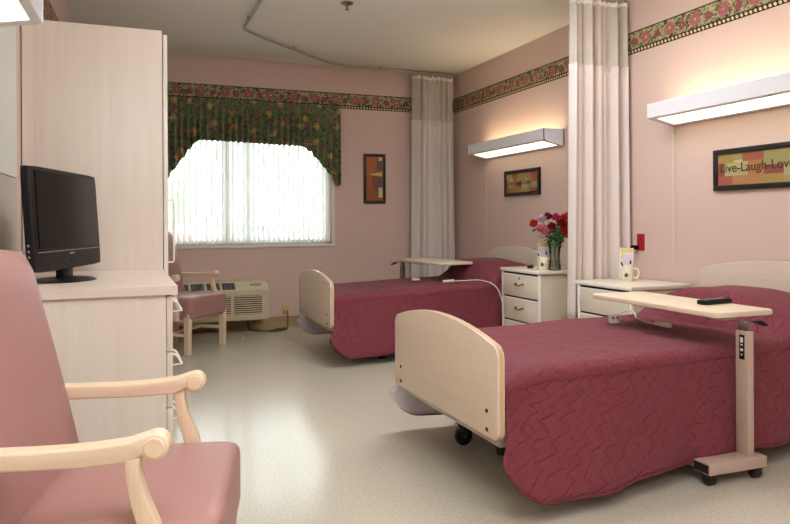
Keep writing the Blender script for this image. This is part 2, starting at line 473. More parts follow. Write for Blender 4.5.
# window
win = bpy.data.objects.new('window_1', None); C.objects.link(win); win.location = ((WX0 + WX1) / 2, YB, WZ0); struct(win)
hw = (WX1 - WX0) / 2; hh = WZ1 - WZ0
b = MB(); t = .045
for a in ((-hw, .05, 0, -hw + t, .11, hh), (hw - t, .05, 0, hw, .11, hh), (-hw, .05, 0, hw, .11, t), (-hw, .05, hh - t, hw, .11, hh), (-.2, .055, 0, -.155, .105, hh), (-.0, .06, 0, .03, .1, hh)):
    b.box(*a, bev=.004)
b.build('window_frame', 'trim_white', win)
MB().box(-hw + t, .078, t, hw - t, .082, hh - t).build('glass_pane', 'pane_glass', win)
b = MB(); b.box(-hw - .03, -.018, -.03, hw + .03, .05, 0, bev=.004)
for sx in (-1, 1): b.box(sx * hw - (.0 if sx > 0 else .035), -.012, 0, sx * hw + (.035 if sx > 0 else 0), .0, hh, bev=.003)
b.build('window_sill', 'trim_white', win)

# vertical blind
vb = thing('vertical_blind', 'white vertical slat blind covering the window under the floral valance', 'blind', ((WX0 + WX1) / 2, YB + .01, WZ0))
MB().box(-hw + .005, -.03, hh - .06, hw - .005, .03, hh - .005, bev=.004).build('head_rail', 'white_plastic', vb)
b = MB(); n = 34
for k in range(n):
    x = -hw + .03 + (2 * hw - .06) * k / (n - 1)
    if -.21 < x < -.13 and k % 2 == 0: continue
    a = R(32 + rnd.uniform(-4, 4)) if x > -.2 else R(40 + rnd.uniform(-5, 5))
    m4 = Matrix.Translation((x, 0, 0)) @ Matrix.Rotation(a, 4, 'Z')
    b.box(-.026, -.0008, .012, .026, .0008, hh - .06, mat=m4)
b.build('slats', 'blind_slat', vb, smooth=False)

# floral valance
def val_bottom(x):
    P = [(.0, 1.22), (.20, 1.30), (.37, 1.42), (.50, 1.60), (.60, 1.735), (.66, 1.76), (1.60, 1.735), (1.68, 1.70), (1.83, 1.53), (1.98, 1.37), (2.03, 1.34)]
    for (a, za), (c_, zc) in zip(P, P[1:]):
        if x <= c_:
            zz = za + (zc - za) * max(0, (x - a)) / (c_ - a); break
    else: zz = P[-1][1]
    sl = .018 if (x < .62 or x > 1.62) else .005
    return zz - sl * abs(math.sin(x * 46))
vx0, vx1, vy = .16, 1.985, YB - .095
val = thing('window_valance', 'gathered dark green floral valance with an arched hem over the window', 'valance', (0, 0, 0))
def vf(s, t_):
    tot = (vx1 - vx0) + .17; d = s * tot
    if d < .085: x, y = vx0, YB - .005 - d * 1.06
    elif d > tot - .085: x, y = vx1, YB - .005 - (tot - d) * 1.06
    else: x, y = vx0 + (d - .085), vy
    zt = 2.14; z0 = val_bottom(x); z = z0 + (zt - z0) * (1 - t_)
    amp = .008 + .018 * smooth(t_ * 1.6)
    y += amp * math.sin(d * 104 + 1.1 * math.sin(d * 13)) * (1 if .085 < d < tot - .085 else 0)
    return (x, y, z), (d * 1.12, z)
grid('gathered_cloth', ['floral_cloth'], vf, 640, 16, val, solid=(.003, 0))
MB().box(vx0 + .004, vy + .022, 2.10, vx1 - .004, YB - .006, 2.13, bev=.003).build('mounting_board', 'trim_white', val)

# ceiling track, sprinkler
def chaikin(P, k=3):
    for _ in range(k):
        Q = [P[0]]
        for a, c_ in zip(P, P[1:]):
            a, c_ = Vector(a), Vector(c_); Q += [a * .75 + c_ * .25, a * .25 + c_ * .75]
        Q.append(P[-1]); P = [Vector(q) for q in Q]
    return P
def sub(P, n=6):
    out = []
    for a, c_ in zip(P, P[1:]):
        a, c_ = Vector(a), Vector(c_)
        for k in range(n): out.append(a.lerp(c_, k / n))
    return out + [Vector(P[-1])]
tr = thing('curtain_track', 'grey metal curtain track curving across the ceiling around the far bed', 'curtain track', (0, 0, 0))
P = [(3.24, 3.88, 2.52), (1.15, 3.88, 2.52), (.885, 4.1, 2.52), (.885, 5.47, 2.52), (1.02, 5.63, 2.52), (1.83, 6.36, 2.52), (2.05, 6.44, 2.52), (3.24, 6.47, 2.52)]
P2 = chaikin(sub(P, 5), 2)
b = MB(); b.tube(P2, .011, 8); b.build('rail', 'track_metal', tr)
for p in ((.885, 4.6), (.885, 5.2), (1.4, 5.97), (2.4, 6.452), (2.0, 3.88)):
    MB().cyl((p[0], p[1], 2.525), (p[0], p[1], 2.5445), .016).build('ceiling_clip', 'track_metal', tr)
spk = thing('sprinkler_head', 'small pendant fire sprinkler on the ceiling', 'sprinkler', (1.473, 4.651, 2.544))
MB().lathe([(.045, 0), (.045, -.004), (.03, -.012), (.012, -.016), (.001, -.016)]).build('escutcheon', 'steel', spk)
MB().cyl((0, 0, -.012), (0, 0, -.045), .007).cyl((0, 0, -.045), (0, 0, -.048), .016).build('deflector', 'brass', spk)

# ------------------------------------------------------------------ privacy curtains
def curtain(label, x0, x1, bx0, bx1, y, ztop, zmid, zbot, folds, seed):
    cr = thing('privacy_curtain', label, 'curtain', ((x0 + x1) / 2, y, 0), 0, 'cubicle curtains hung from the ceiling tracks')
    q = random.Random(seed); cx = (x0 + x1) / 2
    ph = [q.uniform(0, 6.28) for _ in range(4)]
    W = (x1 - x0)
    def wave(s, z):
        g = 1 - smooth((ztop - z) / .35) * .45
        a = .032 + .012 * math.sin(s * 5 + ph[0])
        w = math.sin(2 * PI * folds * s + 1.1 * math.sin(3 * s + ph[1]) + ph[2])
        return a * w * (1.15 - .25 * g) + .012 * math.sin(2 * PI * folds * 2.3 * s + ph[3])
    def pos(s, z):
        k = (ztop - z) / (ztop - zbot); k2 = max(0, k) ** 1.4
        xa = x0 + (bx0 - x0) * k2; xb = x1 + (bx1 - x1) * k2
        x = xa + (xb - xa) * s + .012 * math.cos(2 * PI * folds * s + ph[2]) * 1.2
        return (x - cx, wave(s, z), z)
    grid('fabric_panel', ['curtain_cloth'], lambda s, t: (pos(s, zmid + .008 + (zbot - zmid) * t), (s * W * 2, t)), 170, 30, cr, solid=(.0025, 0))
    grid('net_panel', ['netting'], lambda s, t: (pos(s, ztop + (zmid - ztop) * t), (s * W * 2, t * (ztop - zmid))), 170, 8, cr)
    grid('top_band', ['white_plastic'], lambda s, t: (pos(s, ztop + .022 - .03 * t + .006 * math.sin(s * 90)), (s, t)), 170, 1, cr, solid=(.003, 0))
    nh = 9
    for k in range(nh):
        p = pos((k + .5) / nh, ztop + .02)
        MB().tube([(p[0], p[1], ztop + .01), (p[0], p[1] * .5, ztop + .03), (p[0], 0, 2.507)], .0035, 6).build('hook', 'white_plastic', cr)
    return cr
curtain('cream privacy curtain with net top hanging in the far corner beside the floral border', 2.75, 3.195, 2.725, 3.225, 6.46, 2.462, 2.03, .06, 6, 3)
curtain('cream privacy curtain with net top hanging between the two nightstands', 2.80, 3.235, 2.77, 3.25, 3.88, 2.475, 2.05, .34, 5, 9)

# ------------------------------------------------------------------ over-bed wall lights
def bed_light(label, loc, rot, group='long white wall lights over the beds', L=1.27, cord=.85, d=.195):
    """local: x along wall from 0 to L, y from wall (0) outward to -.195, z 0 = top"""
    t = thing('wall_light', label, 'light', loc, rot, group)
    b = MB()
    sec = [(-d, 0), (-d - .004, -.004), (-d, -.088), (-d + .02, -.09), (-d + .02, -.085), (-d + .006, -.083), (-d + .006, -.003)]
    b.prism([(p[0], p[1]) for p in sec], 'x', 0, L)
    b.box(0, -.012, -.13, L, -.002, 0)
    b.build('housing', 'enamel', t)
    for x in (0, L - .006):
        MB().prism([(-d - .004, 0), (-d - .004, -.09), (-.003, -.134), (-.003, 0)], 'x', x, x + .006).build('end_cap', 'enamel', t)
    MB().prism([(-d + .027, -.094), (-.03, -.124), (-.03, -.118), (-d + .027, -.088)], 'x', .05, L - .05, bev=.002).build('lower_lens', 'lens_down', t)
    b = MB(); b.prism([(-d + .002, -.0905), (-d + .027, -.0965), (-d + .027, -.0885), (-d + .002, -.0835)], 'x', .006, L - .006)
    b.prism([(-.03, -.126), (-.012, -.132), (-.012, -.124), (-.03, -.118)], 'x', .006, L - .006)
    for x0 in (.006, L - .05): b.prism([(-d + .027, -.0965), (-.03, -.126), (-.03, -.118), (-d + .027, -.0885)], 'x', x0, x0 + .044)
    b.build('lens_rim', 'enamel', t)
    MB().box(.05, -d + .025, -.030, L - .05, -.075, -.022, bev=.002).build('upper_lens', 'lens_up', t)
    if cord:
        MB().cyl((.03 if rot else L - .03, -.02, -.13), (.03 if rot else L - .03, -.02, -.13 - cord), .0022, seg=6).build('pull_cord', 'cord_white', t)
    return t
zt = 1.732
# right wall: rot=-90deg maps +x to -Y and -y(outward) to -X
bed_light('white wall light glowing above the far bed and small framed print', (XR, 5.885, zt), -PI / 2)
bed_light('white wall light glowing above the near bed and wide framed print', (XR, 3.46, zt), -PI / 2, cord=.9)
bed_light('white wall light overhead on the left wall beside the wardrobe top', (wx(1.22) + .001, 1.22, 1.735), PI / 2 - WA, cord=0, d=.228)

# ------------------------------------------------------------------ beds
def board(width, zb_, zs, zt_, th=.028):
    pts = arc(.035, zb_ + .035, .035, 180, 270, 5) + arc(width - .035, zb_ + .035, .035, 270, 360, 5)
    r = .04; n = 16
    top = []
    for k in range(n + 1):
        y = width - r * .6 - (width - 2 * r * .6) * k / n
        top.append((y, zs + (zt_ - zs) * (1 - (2 * y / width - 1) ** 2)))
    pts += [(width, zs - .035), (width - .004, zs - .014)] + top + [(.004, zs - .014), (0, zs - .035)]
    return pts
def caster(b, bw, x, y, ztop, r=.038):
    bw.cyl((x - .011, y + .012, r), (x + .011, y + .012, r), r, seg=20)
    return b
def bed(label, loc, skew, W, L, rise, hb, tailf):
    t = thing('hospital_bed', label, 'bed', loc, 0, 'hospital beds under burgundy quilts')
    f = MB().prism(board(W, .262, .574, .640), 'x', -.03, -.002, bev=.004).build('footboard', 'board_laminate', t)
    rim = board(W, .262, .574, .640)
    MB().prism([(W / 2 + (p[0] - W / 2) * 1.0022, .45 + (p[1] - .45) * 1.004) for p in rim], 'x', -.024, -.008).build('edge_strip', 'edge_band', f, loc=None).scale = (1, 1, 1)
    for y, z in ((.075, .352), (.075, .288), (W - .135 + .06, .352), (W - .135 + .06, .288)):
        MB().lathe([(.0001, 0), (.007, 0), (.007, .003), (.0001, .004)], mat=Matrix.Translation((-.03, y, z)) @ Matrix.Rotation(-PI / 2, 4, 'Y'), seg=12).build('bolt', 'black_matte', f)
    MB().prism([(p[0] + W / 2 - hb / 2, p[1]) for p in board(hb, .30, .715, .785)], 'x', L + .004, L + .034, bev=.004).build('headboard', 'head_laminate', t)
    MB().soft(.02, .02, .29, L - .02, W - .02, .455, .05, 6).build('mattress', 'lining', t)
    # frame
    b = MB()
    for y in (.10, W - .14): b.box(.03, y, .235, L - .02, y + .04, .28, bev=.004)
    for x in (.35, .95, L - .3): b.box(x, .1, .24, x + .04, W - .1, .27)
    b.box(.012, .06, .222, .04, W - .04, .262, bev=.003)
    b.build('bed_frame', 'metal_beige', t)
    b = MB()
    for y in (.2, .38, .62, .8): b.box(.008, y, .238, .03, y + .05, .285, bev=.003)
    b.tube([(.02, .15, .28), (.03, .3, .25), (.02, .45, .285), (.035, .6, .25), (.02, .8, .28)], .006)
    b.build('linkage', 'black_matte', t)
    b = MB()
    for y in (.17, .74):
        b.box(.17, y - .03, .12, .25, y + .03, .235, bev=.004)
        b.box(L - .45, y - .03, .12, L - .37, y + .03, .235, bev=.004)
    b.box(.19, .17, .12, .23, .74, .15, bev=.003); b.box(L - .43, .17, .12, L - .39, .74, .15, bev=.003)
    b.box(.2, .3, .125, L - .4, .33, .15); b.box(.2, .6, .125, L - .4, .63, .15)
    b.build('undercarriage', 'steel', t)
    for x in (.21, L - .41):
        for y in (.17, .74):
            c_ = MB(); c_.cyl((x, y, .07), (x, y, .12), .011)
            c_.prism([(x - .02, .095), (x + .012, .095), (x + .03, .045), (x + .02, .03), (x + .005, .04)], 'y', y - .018, y - .014)
            c_.prism([(x - .02, .095), (x + .012, .095), (x + .03, .045), (x + .02, .03), (x + .005, .04)], 'y', y + .014, y + .018)
            c_.box(x - .02, y - .018, .09, x + .012, y + .018, .1)
            o = c_.build('caster', 'chrome', t)
            MB().lathe([(.0001, -.012), (.03, -.012), (.042, -.009), (.042, .009), (.03, .012), (.0001, .012)], mat=Matrix.Translation((x + .018, y, .0425)) @ Matrix.Rotation(PI / 2, 4, 'X'), seg=24).build('wheel', 'rubber', o)
    for x, y in ((.33, .56), (.40, .10)):
        MB().lathe([(.0001, 0), (.028, 0), (.03, .02), (.02, .05), (.012, .055), (.012, .24), (.0001, .24)], (x, y, 0), seg=14).build('foot_post', 'black_matte', t)
    # bedspread
    nz = lambda x, y, s=1: noise.noise(Vector((x * s, y * s, loc[1])))
    r = .045
    def top(x, y):
        z = .492 + rise * smooth(x / L) + .006 * nz(x, y, 5)
        z -= .02 * smooth((.12 - x) / .12)
        px = (x - (L - .56))
        w = y / W
        if px > 0:
            fr = .04 * math.sin(w * PI)
            a = smooth((px + fr) / .13) * (1 - .25 * smooth((px - .36) / .2))
            z += .165 * a * (1 - abs(2 * w - 1) ** 2.6 * .85)
        return z
    def hem(x, y0):
        z = .062 + .13 * max(0, 1 - x / .15) ** 2 + .006 * math.sin(x * 5.1 + loc[1]) + .004 * math.sin(x * 13) + .02 * smooth(x / .9)
        return z
    A, B_ = 16, 30
    def sp(s, q):
        x = .0005 + (L - .02) * s
        yy = q * (2 * A + B_ + 8)
        tail = smooth((x - (L - .55)) / .3)
        corner = smooth((.2 - x) / .2)
        def side(k, sign):
            zt_ = top(x, r if sign < 0 else W - r) - r; h0 = hem(x, sign)
            fl = (.095 - .045 * smooth(x / .9) + .010 * math.sin(x * 7 + sign) + .006 * math.sin(x * 21))
            if sign < 0: fl = fl + .05 * tail if tailf else fl * (1 - .8 * smooth((x - .7) / .5))
            o_ = fl * (1 - k) ** (1.1 + 2.6 * corner) + .003 + .05 * tail * tailf * math.sin(k * PI) * (1 if sign < 0 else .3)
            o_ += .006 * nz(x * 3, k * 2, 3)
            return o_, h0 + (zt_ - h0) * k, zt_
        if yy <= A:
            k = yy / A; o_, z, zt_ = side(k, -1); return (x - .05 * smooth((.42 - k) / .42) * smooth((.25 - x) / .25), -o_, z), (x, z - zt_ - .07)
        if yy <= A + 4:
            a = (yy - A) / 4 * PI / 2; zt_ = top(x, r); return (x, r - (r + .004) * math.cos(a), zt_ - r + r * math.sin(a)), (x, -.07 + .07 * (yy - A) / 4)
        if yy <= A + 4 + B_:
            k = (yy - A - 4) / B_; y = r + (W - 2 * r) * k; return (x, y, top(x, y)), (x, y)
        if yy <= A + 8 + B_:
            k = (yy - A - 4 - B_) / 4; a = (1 - k) * PI / 2; zt_ = top(x, W - r); return (x, W - r + (r + .004) * math.cos(a), zt_ - r + r * math.sin(a)), (x, W + .07 * k)
        k = 1 - (yy - A - 8 - B_) / A; o_, z, zt_ = side(k, 1); return (x - .02 * smooth((.42 - k) / .42) * smooth((.25 - x) / .25), W + o_, z), (x, W + .07 + zt_ - z)
    q_ = grid('bedspread', ['quilt', 'lining'], sp, 110, 2 * A + B_ + 8, t, solid=(.007, 1))
    # piped hem
    for sgn, nm in ((-1, 0), (1, 1)):
        P = [sp(s / 90, nm)[0] for s in range(91)]
        MB().tube([(p[0], p[1] + (.003 if nm == 0 else -.003), p[2]) for p in P], .0055, 6).build('hem_piping', 'quilt_edge', q_)
    # line of stitching where top meets side
    for nm in (A / (2 * A + B_ + 8), 1 - A / (2 * A + B_ + 8)):
        P = [sp(s / 90, nm)[0] for s in range(91)]
        MB().tube([(p[0], p[1] + (-.001 if nm < .5 else .001), p[2]) for p in P], .0022, 5).build('seam_piping', 'quilt_edge', q_)
    for o in [c_ for c_ in t.children] + [g_ for c_ in t.children for g_ in c_.children]:
        if o.name.startswith(('footboard', 'edge_strip', 'bolt')): continue
        for v in o.data.vertices: v.co.y += skew * v.co.x
    return t
bed2 = bed('near hospital bed under a burgundy quilt with an overbed table across it', (1.186, 2.015, 0), .08, .938, 1.99, .005, 1.04, 1)
bed1 = bed('far hospital bed under a burgundy quilt, beside the window wall', (1.362, 4.625, 0), .10, .925, 1.83, .03, .98, 0)

# ------------------------------------------------------------------ nightstands
def nightstand(label, x, y0, y1, ztop, handles, group='ivory nightstands beside the beds'):
    W = y1 - y0; D = XR - .03 - x
    t = thing('nightstand', label, 'nightstand', (x, y0, 0), 0, group)
    b = MB(); b.box(.012, .005, .05, D, W - .005, ztop - .03, bev=.006); b.box(.05, .02, 0, D - .01, W - .02, .05)
    b.build('cabinet', 'ivory_body', t)
    MB().box(-.012, -.008, ztop - .026, D, W + .008, ztop, bev=.006).build('worktop', 'ivory', t)
    MB().box(-.014, -.008, ztop - .024, -.009, W + .008, ztop - .003, bev=.002).build('top_edge', 'ivory_edge', t)
    MB().box(.004, .012, .06, .0115, W - .012, ztop - .03).build('drawer_gap', 'dark_gap', t)
    for y in (.0, W - .022): MB().box(-.006, y, .05, .012, y + .022, ztop - .028, bev=.003).build('side_stile', 'ivory_edge', t)
    z = ztop - .04; dh = (ztop - .04 - .07) / 3
    for k in range(3):
        z1 = z - k * dh; z0 = z1 - dh + .012
        d = MB().box(-.008, .026, z0, .004, W - .026, z1, bev=.003).build('drawer', 'ivory', t)
        MB().box(-.0095, .026, z1 - .012, -.0075, W - .026, z1 - .001).build('drawer_lip', 'ivory_edge', d)
        if k == 0:
            MB().lathe([(.0001, 0), (.009, 0), (.009, .004), (.004, .005), (.0001, .005)], mat=Matrix.Translation((-.008, W / 2, z1 - .03)) @ Matrix.Rotation(-PI / 2, 4, 'Y'), seg=14).build('lock', 'steel', d)
        if handles:
            yc = W / 2; zc = z1 - .075
            b = MB(); b.tube([(-.008, yc - .048, zc + .004), (-.024, yc - .046, zc + .002), (-.028, yc - .025, zc - .006), (-.028, yc + .025, zc - .006), (-.024, yc + .046, zc + .002), (-.008, yc + .048, zc + .004)], .005, 8)
            for s_ in (-1, 1): b.lathe([(.0001, 0), (.011, 0), (.008, .004), (.0001, .005)], mat=Matrix.Translation((-.008, yc + s_ * .048, zc + .004)) @ Matrix.Rotation(-PI / 2, 4, 'Y'), seg=12)
            b.build('handle', 'brass', d)
    return t
nightstand('ivory nightstand holding the vase of roses, brass drawer handles', 2.75, 4.19, 4.715, .645, True)
nightstand('ivory nightstand with a mug, in front of the curtain and near bed', 2.78, 3.27, 3.79, .612, False)

# ------------------------------------------------------------------ overbed tables
def overbed(label, loc, rot, L, W, zt_, ccol='metal_beige', cx=-.042, y0=.025):
    """local: column near origin at y=0, top runs toward +y; x across"""
    t = thing('overbed_table', label, 'table', loc, rot, 'overbed tables')
    def rr(x0, y0, x1, y1, r): return arc(x0 + r, y0 + r, r, 180, 270, 4) + arc(x1 - r, y0 + r, r, 270, 360, 4) + arc(x1 - r, y1 - r, r, 0, 90, 4) + arc(x0 + r, y1 - r, r, 90, 180, 4)
    tp = MB().prism(rr(-W / 2, y0, W / 2, L + y0, .03), 'z', zt_ - .022, zt_, bev=.003).build('tabletop', 'table_laminate', t)
    MB().prism(rr(-W / 2 - .0015, y0 - .0015, W / 2 + .0015, L + y0 + .0015, .031), 'z', zt_ - .018, zt_ - .006).build('edge_strip', 'board_laminate', tp)
    MB().prism(rr(min(-.10, cx - .03), -.02 if cx > 0 else .05, max(-.02, cx + .03), L * .55, .012), 'z', zt_ - .034, zt_ - .022).build('support_plate', 'metal_beige', t)
    MB().box(cx - .015, -.034, .06, cx + .015, .026, zt_ - .07, bev=.003).build('column', ccol, t)
    MB().box(cx - .011, -.026, zt_ - .07, cx + .011, .019, zt_ - .034, bev=.004).build('inner_column', 'steel', t)
    s_ = MB().box(cx - .0165, -.018, zt_ - .18, cx - .0145, .006, zt_ - .085).build('label_plate', 'black_plastic', t)
    b = MB()
    for k, (h_, w_) in enumerate(((.02, .012), (.006, .008), (.01, .012), (.006, .006))): b.box(cx - .018, -.006 - w_ / 2, zt_ - .105 - k * .019 - h_ / 2, cx - .0165, -.006 + w_ / 2, zt_ - .105 - k * .019 + h_ / 2)
    b.build('label_print', 'white_plastic', s_)
    b = MB(); b.prism([(cx + .04, zt_ - .036), (cx + .11, zt_ - .06), (cx + .115, zt_ - .052), (cx + .08, zt_ - .034)], 'y', -.012, .012, bev=.002); b.build('release_lever', 'black_plastic', t)
    bs = MB().box(-.265, -.052, .046, .018, .03, .09, bev=.004)
    for x in (-.237, -.012): bs.box(x - .022, .03, .054, x + .022, .70, .08, bev=.004)
    b0 = bs.build('base', 'metal_beige', t)
    MB().box(-.267, -.046, .052, -.264, .024, .084).build('end_plug', 'black_matte', b0)
    for x in (-.237, -.012):
        for y in (-.02, .67):
            MB().cyl((x, y, .032), (x, y, .05), .008).lathe([(.0001, -.017), (.018, -.017), (.0245, -.012), (.0245, .012), (.018, .017), (.0001, .017)], mat=Matrix.Translation((x, y, .0255)) @ Matrix.Rotation(PI / 2, 4, 'Y'), seg=20).soft(x - .019, y - .024, .028, x + .019, y + .022, .047, .008, 3).build('caster', 'rubber', t)
    return t
overbed('overbed table with a black remote, standing over the near bed', (2.292, 2.012, 0), R(-1.3), .80, .308, .64)
t1 = overbed('empty overbed table standing behind the far bed near the corner curtain', (2.49, 5.90, 0), R(183), .80, .33, .668, 'steel', .10)

# remote control
rm = thing('remote_control', 'black television remote on the near overbed table', 'remote', (2.37, 2.27, .6405), R(6))
MB().soft(-.085, -.024, 0, .085, .024, .022, .007, 5).build('remote_body', 'black_plastic', rm)
b = MB()
for i in range(9):
    for j in range(3):
        b.soft(-.068 + i * .0145, -.016 + j * .0125, .0205, -.06 + i * .0145, -.0085 + j * .0125, .0235, .0012, 1)
b.build('buttons', 'grey_plastic', rm)

# bed controls and call cords
def tube_thing(name, label, cat, pts, r, mat, k=2, group=None):
    o = MB().tube(chaikin(pts, k), r, 8).build(name, mat); tag(o, label, cat, group); return o
bc = thing('bed_control', 'white control pendant with two sockets hung over the near quilt', 'bed control', (2.235, 2.76, .4985), R(-10))
MB().soft(-.025, -.012, 0, .025, .012, .042, .006, 4).build('casing', 'white_plastic', bc)
b = MB()
for x in (-.014, .014): b.box(x * .85 - .007, -.0135, .022, x * .85 + .007, -.0115, .034)
b.build('buttons', 'grey_plastic', bc)
cc = thing('call_cord', 'white call cord with a plug lying on the near quilt', 'cord', (0, 0, 0))
MB().tube(chaikin([(2.60, 3.20, .36), (2.58, 3.16, .47), (2.54, 3.03, .522), (2.50, 2.92, .516), (2.40, 2.80, .512), (2.36, 2.70, .508), (2.36, 2.60, .508)], 3), .0045, 8).build('cable', 'cord_white', cc)
MB().cyl((2.355, 2.61, .511), (2.36, 2.54, .512), .009, .012).cyl((2.36, 2.54, .512), (2.362, 2.515, .512), .013, .009).build('plug', 'white_plastic', cc)
cc = thing('call_cord', 'beige call cord drooping over the far quilt beside the nightstand', 'cord', (0, 0, 0))
MB().tube(chaikin([(2.40, 4.90, .532), (2.52, 4.88, .536), (2.60, 4.80, .545), (2.66, 4.66, .52), (2.70, 4.625, .40), (2.705, 4.62, .2), (2.72, 4.62, .05)], 3), .0038, 8).build('cable', 'cord_white', cc)
MB().cyl((2.42, 4.90, .535), (2.33, 4.91, .531), .013, .010).build('push_button', 'cord_white', cc)
bx = thing('bed_control', 'pale control box resting on the far quilt under its table', 'bed control', (2.24, 5.24, .517), R(4))
MB().soft(-.035, -.015, 0, .035, .015, .022, .006, 4).build('casing', 'ivory', bx)

# ------------------------------------------------------------------ mugs, brochures, pens, case
def mug(label, x, y, z, a):
    t = thing('mug', label, 'mug', (x, y, z), a, 'cream mugs on the nightstands')
    MB().lathe([(.0001, 0), (.036, 0), (.039, .004), (.04, .092), (.0385, .094), (.037, .092), (.036, .008), (.0001, .006)], seg=28).build('cup', 'mug_ceramic', t)
    MB().tube(chaikin([(.038, 0, .078), (.062, 0, .08), (.074, 0, .06), (.072, 0, .035), (.055, 0, .02), (.038, 0, .022)], 2), .006, 8).build('handle', 'mug_ceramic', t)
    MB().prism([(-.012, .03), (-.004, .028), (.010, .03), (.012, .045), (.002, .056), (-.010, .048)], 'y', -.0412, -.0385).build('printed_sprig', 'leaf_green', t, rot=-.2)
    return t
def brochure(label, x, y, z, a, w=.085, h=.20):
    t = thing('brochure', label, 'leaflet', (x, y, z), a, 'leaflets standing in the mugs')
    t.rotation_euler = (R(-3), R(2), a)
    MB().box(-w / 2, -.001, 0, w / 2, .001, h).build('leaf', 'paper', t)
    b = MB(); b.box(-w / 2 + .004, -.0022, h - .028, w / 2 - .004, -.001, h - .006); b.box(-w / 2 + .004, -.0022, h - .075, -w / 2 + .016, -.001, h - .028); b.build('yellow_print', 'paper_yellow', t)
    b = MB(); b.box(-w / 2 + .018, -.0022, h - .105, w / 2 - .008, -.001, h - .04); b.build('pale_print', 'paper_lilac', t)
    return t
def pen(x, y, z, lx, ly, label):
    t = thing('pen', label, 'pen', (x, y, z), 0, 'pens in the mugs'); t.rotation_euler = (R(lx), R(ly), 0)
    MB().cyl((0, 0, 0), (0, 0, .10), .0045, seg=8).build('barrel', 'white_plastic', t)
    MB().cyl((0, 0, .10), (0, 0, .125), .0055, .004, seg=8).build('cap', 'black_plastic', t)
mx, my, mz = 3.02, 3.60, .6125
mug('cream mug with a green sprig, on the nightstand in front of the curtain', mx, my, mz, R(-35))
brochure('leaflet in the mug on the nightstand in front of the curtain', mx + .002, my + .012, mz + .012, R(-28))
pen(mx - .008, my - .012, mz + .01, 2, -24, 'black capped pen leaning left in the mug nearest the near bed')
pen(mx + .006, my - .016, mz + .01, 3, 2, 'black capped pen upright in the mug nearest the near bed')
mx, my, mz = 2.86, 4.31, .6455
mug('cream mug beside the vase of roses', mx, my, mz, R(-35))
brochure('leaflet standing in the mug beside the roses', mx + .002, my + .012, mz + .012, R(-28), .08, .185)
pen(mx - .008, my - .012, mz + .01, 2, -24, 'black capped pen leaning out of the mug beside the roses')
pen(mx + .006, my - .016, mz + .01, 3, 1, 'black capped pen upright in the mug beside the roses')
ec = thing('eyeglass_case', 'small black rounded case lying on the nightstand beside a mug', 'case', (2.87, 4.50, .6455), R(40))
MB().soft(-.04, -.022, 0, .04, .022, .024, .011, 4, warp=lambda p: Vector((p.x, p.y * (1 - abs(p.x) * 4), p.z))).build('shell', 'black_plastic', ec)
MB().tube([(.0, .02, .012), (.03, .03, .014), (.05, .02, .012)], .002, 6).build('loop', 'black_matte', ec)

# ------------------------------------------------------------------ roses
VX, VY, VZ = 2.905, 4.235, .6455
vs = thing('glass_vase', 'clear glass vase of roses standing on the nightstand', 'vase', (VX, VY, VZ))
MB().lathe([(.0001, 0), (.040, 0), (.044, .004), (.040, .05), (.036, .10), (.042, .17), (.058, .215), (.056, .215), (.040, .17), (.033, .10), (.037, .05), (.041, .012), (.0001, .012)], seg=32).build('vessel', 'vase_glass', vs)
cols = ['petal_red', 'petal_pink', 'petal_lilac', 'petal_dark', 'petal_pink', 'petal_red', 'petal_red', 'petal_dark', 'petal_hot', 'petal_red', 'petal_hot', 'petal_red', 'petal_pink', 'petal_dark']
names = {'petal_red': 'red', 'petal_pink': 'pink', 'petal_lilac': 'pale lilac', 'petal_dark': 'dark crimson', 'petal_hot': 'hot pink'}
# lateral (along image right) offset, depth offset, height above nightstand
heads = [(-.150, -.01, .335), (-.105, -.03, .300), (-.085, .01, .370), (-.045, .02, .385), (-.07, -.04, .285), (.055, -.05, .290), (.075, .0, .330), (-.03, -.05, .315), (.015, .03, .380), (.07, .02, .375), (.10, -.02, .395), (.08, -.04, .26), (.12, .03, .35), (.03, -.06, .34)]
wd = ['leftmost red rose leaning out of the vase', 'pale pink rose low on the left of the bouquet', 'pale lilac rose near the top of the bouquet', 'crimson rose at the top of the bouquet beside the lilac one', 'pink rose just above the vase leaves on the left', 'red rose low at the curtain side of the bouquet', 'red rose pressed against the curtain edge', 'dark crimson rose in the middle of the bouquet', 'hot pink rose at the top centre of the bouquet', 'red rose high beside the curtain', 'hot pink rose topmost, half behind the curtain edge', 'red rose lowest beside the curtain', 'pink rose behind the curtain edge', 'dark crimson rose in front of the hot pink one']
def ros(rad, q):
    b = MB()
    for ring, (n, rr, ht, tilt) in enumerate(((3, .3, .95, .1), (5, .55, .8, .35), (6, .85, .6, .7))):
        for k in range(n):
            a = 2 * PI * k / n + ring * .7 + q.uniform(-.2, .2)
            bb = bmesh.new(); bmesh.ops.create_grid(bb, x_segments=4, y_segments=4, size=1)
            for v in bb.verts:
                u, w = v.co.x, v.co.y
                wid = rad * (.5 + .25 * ring) * math.sqrt(max(0.05, 1 - (max(0, w) ** 2) * .8)) * (.55 + .45 * (w + 1) / 2)
                hz = rad * (ht * (w + 1) * .8 - .5)
                out_ = rad * (rr * (.35 + .65 * ((w + 1) / 2)) + tilt * .25 * max(0, w) ** 2) - .25 * wid * u * u
                v.co = Vector((math.cos(a) * out_ - math.sin(a) * u * wid, math.sin(a) * out_ + math.cos(a) * u * wid, hz))
            bmesh.ops.solidify(bb, geom=bb.faces[:], thickness=.0008)
            b._add(bb)
    b.ball((0, 0, 0), rad * .45, (1, 1, 1.2), 8)
    return b
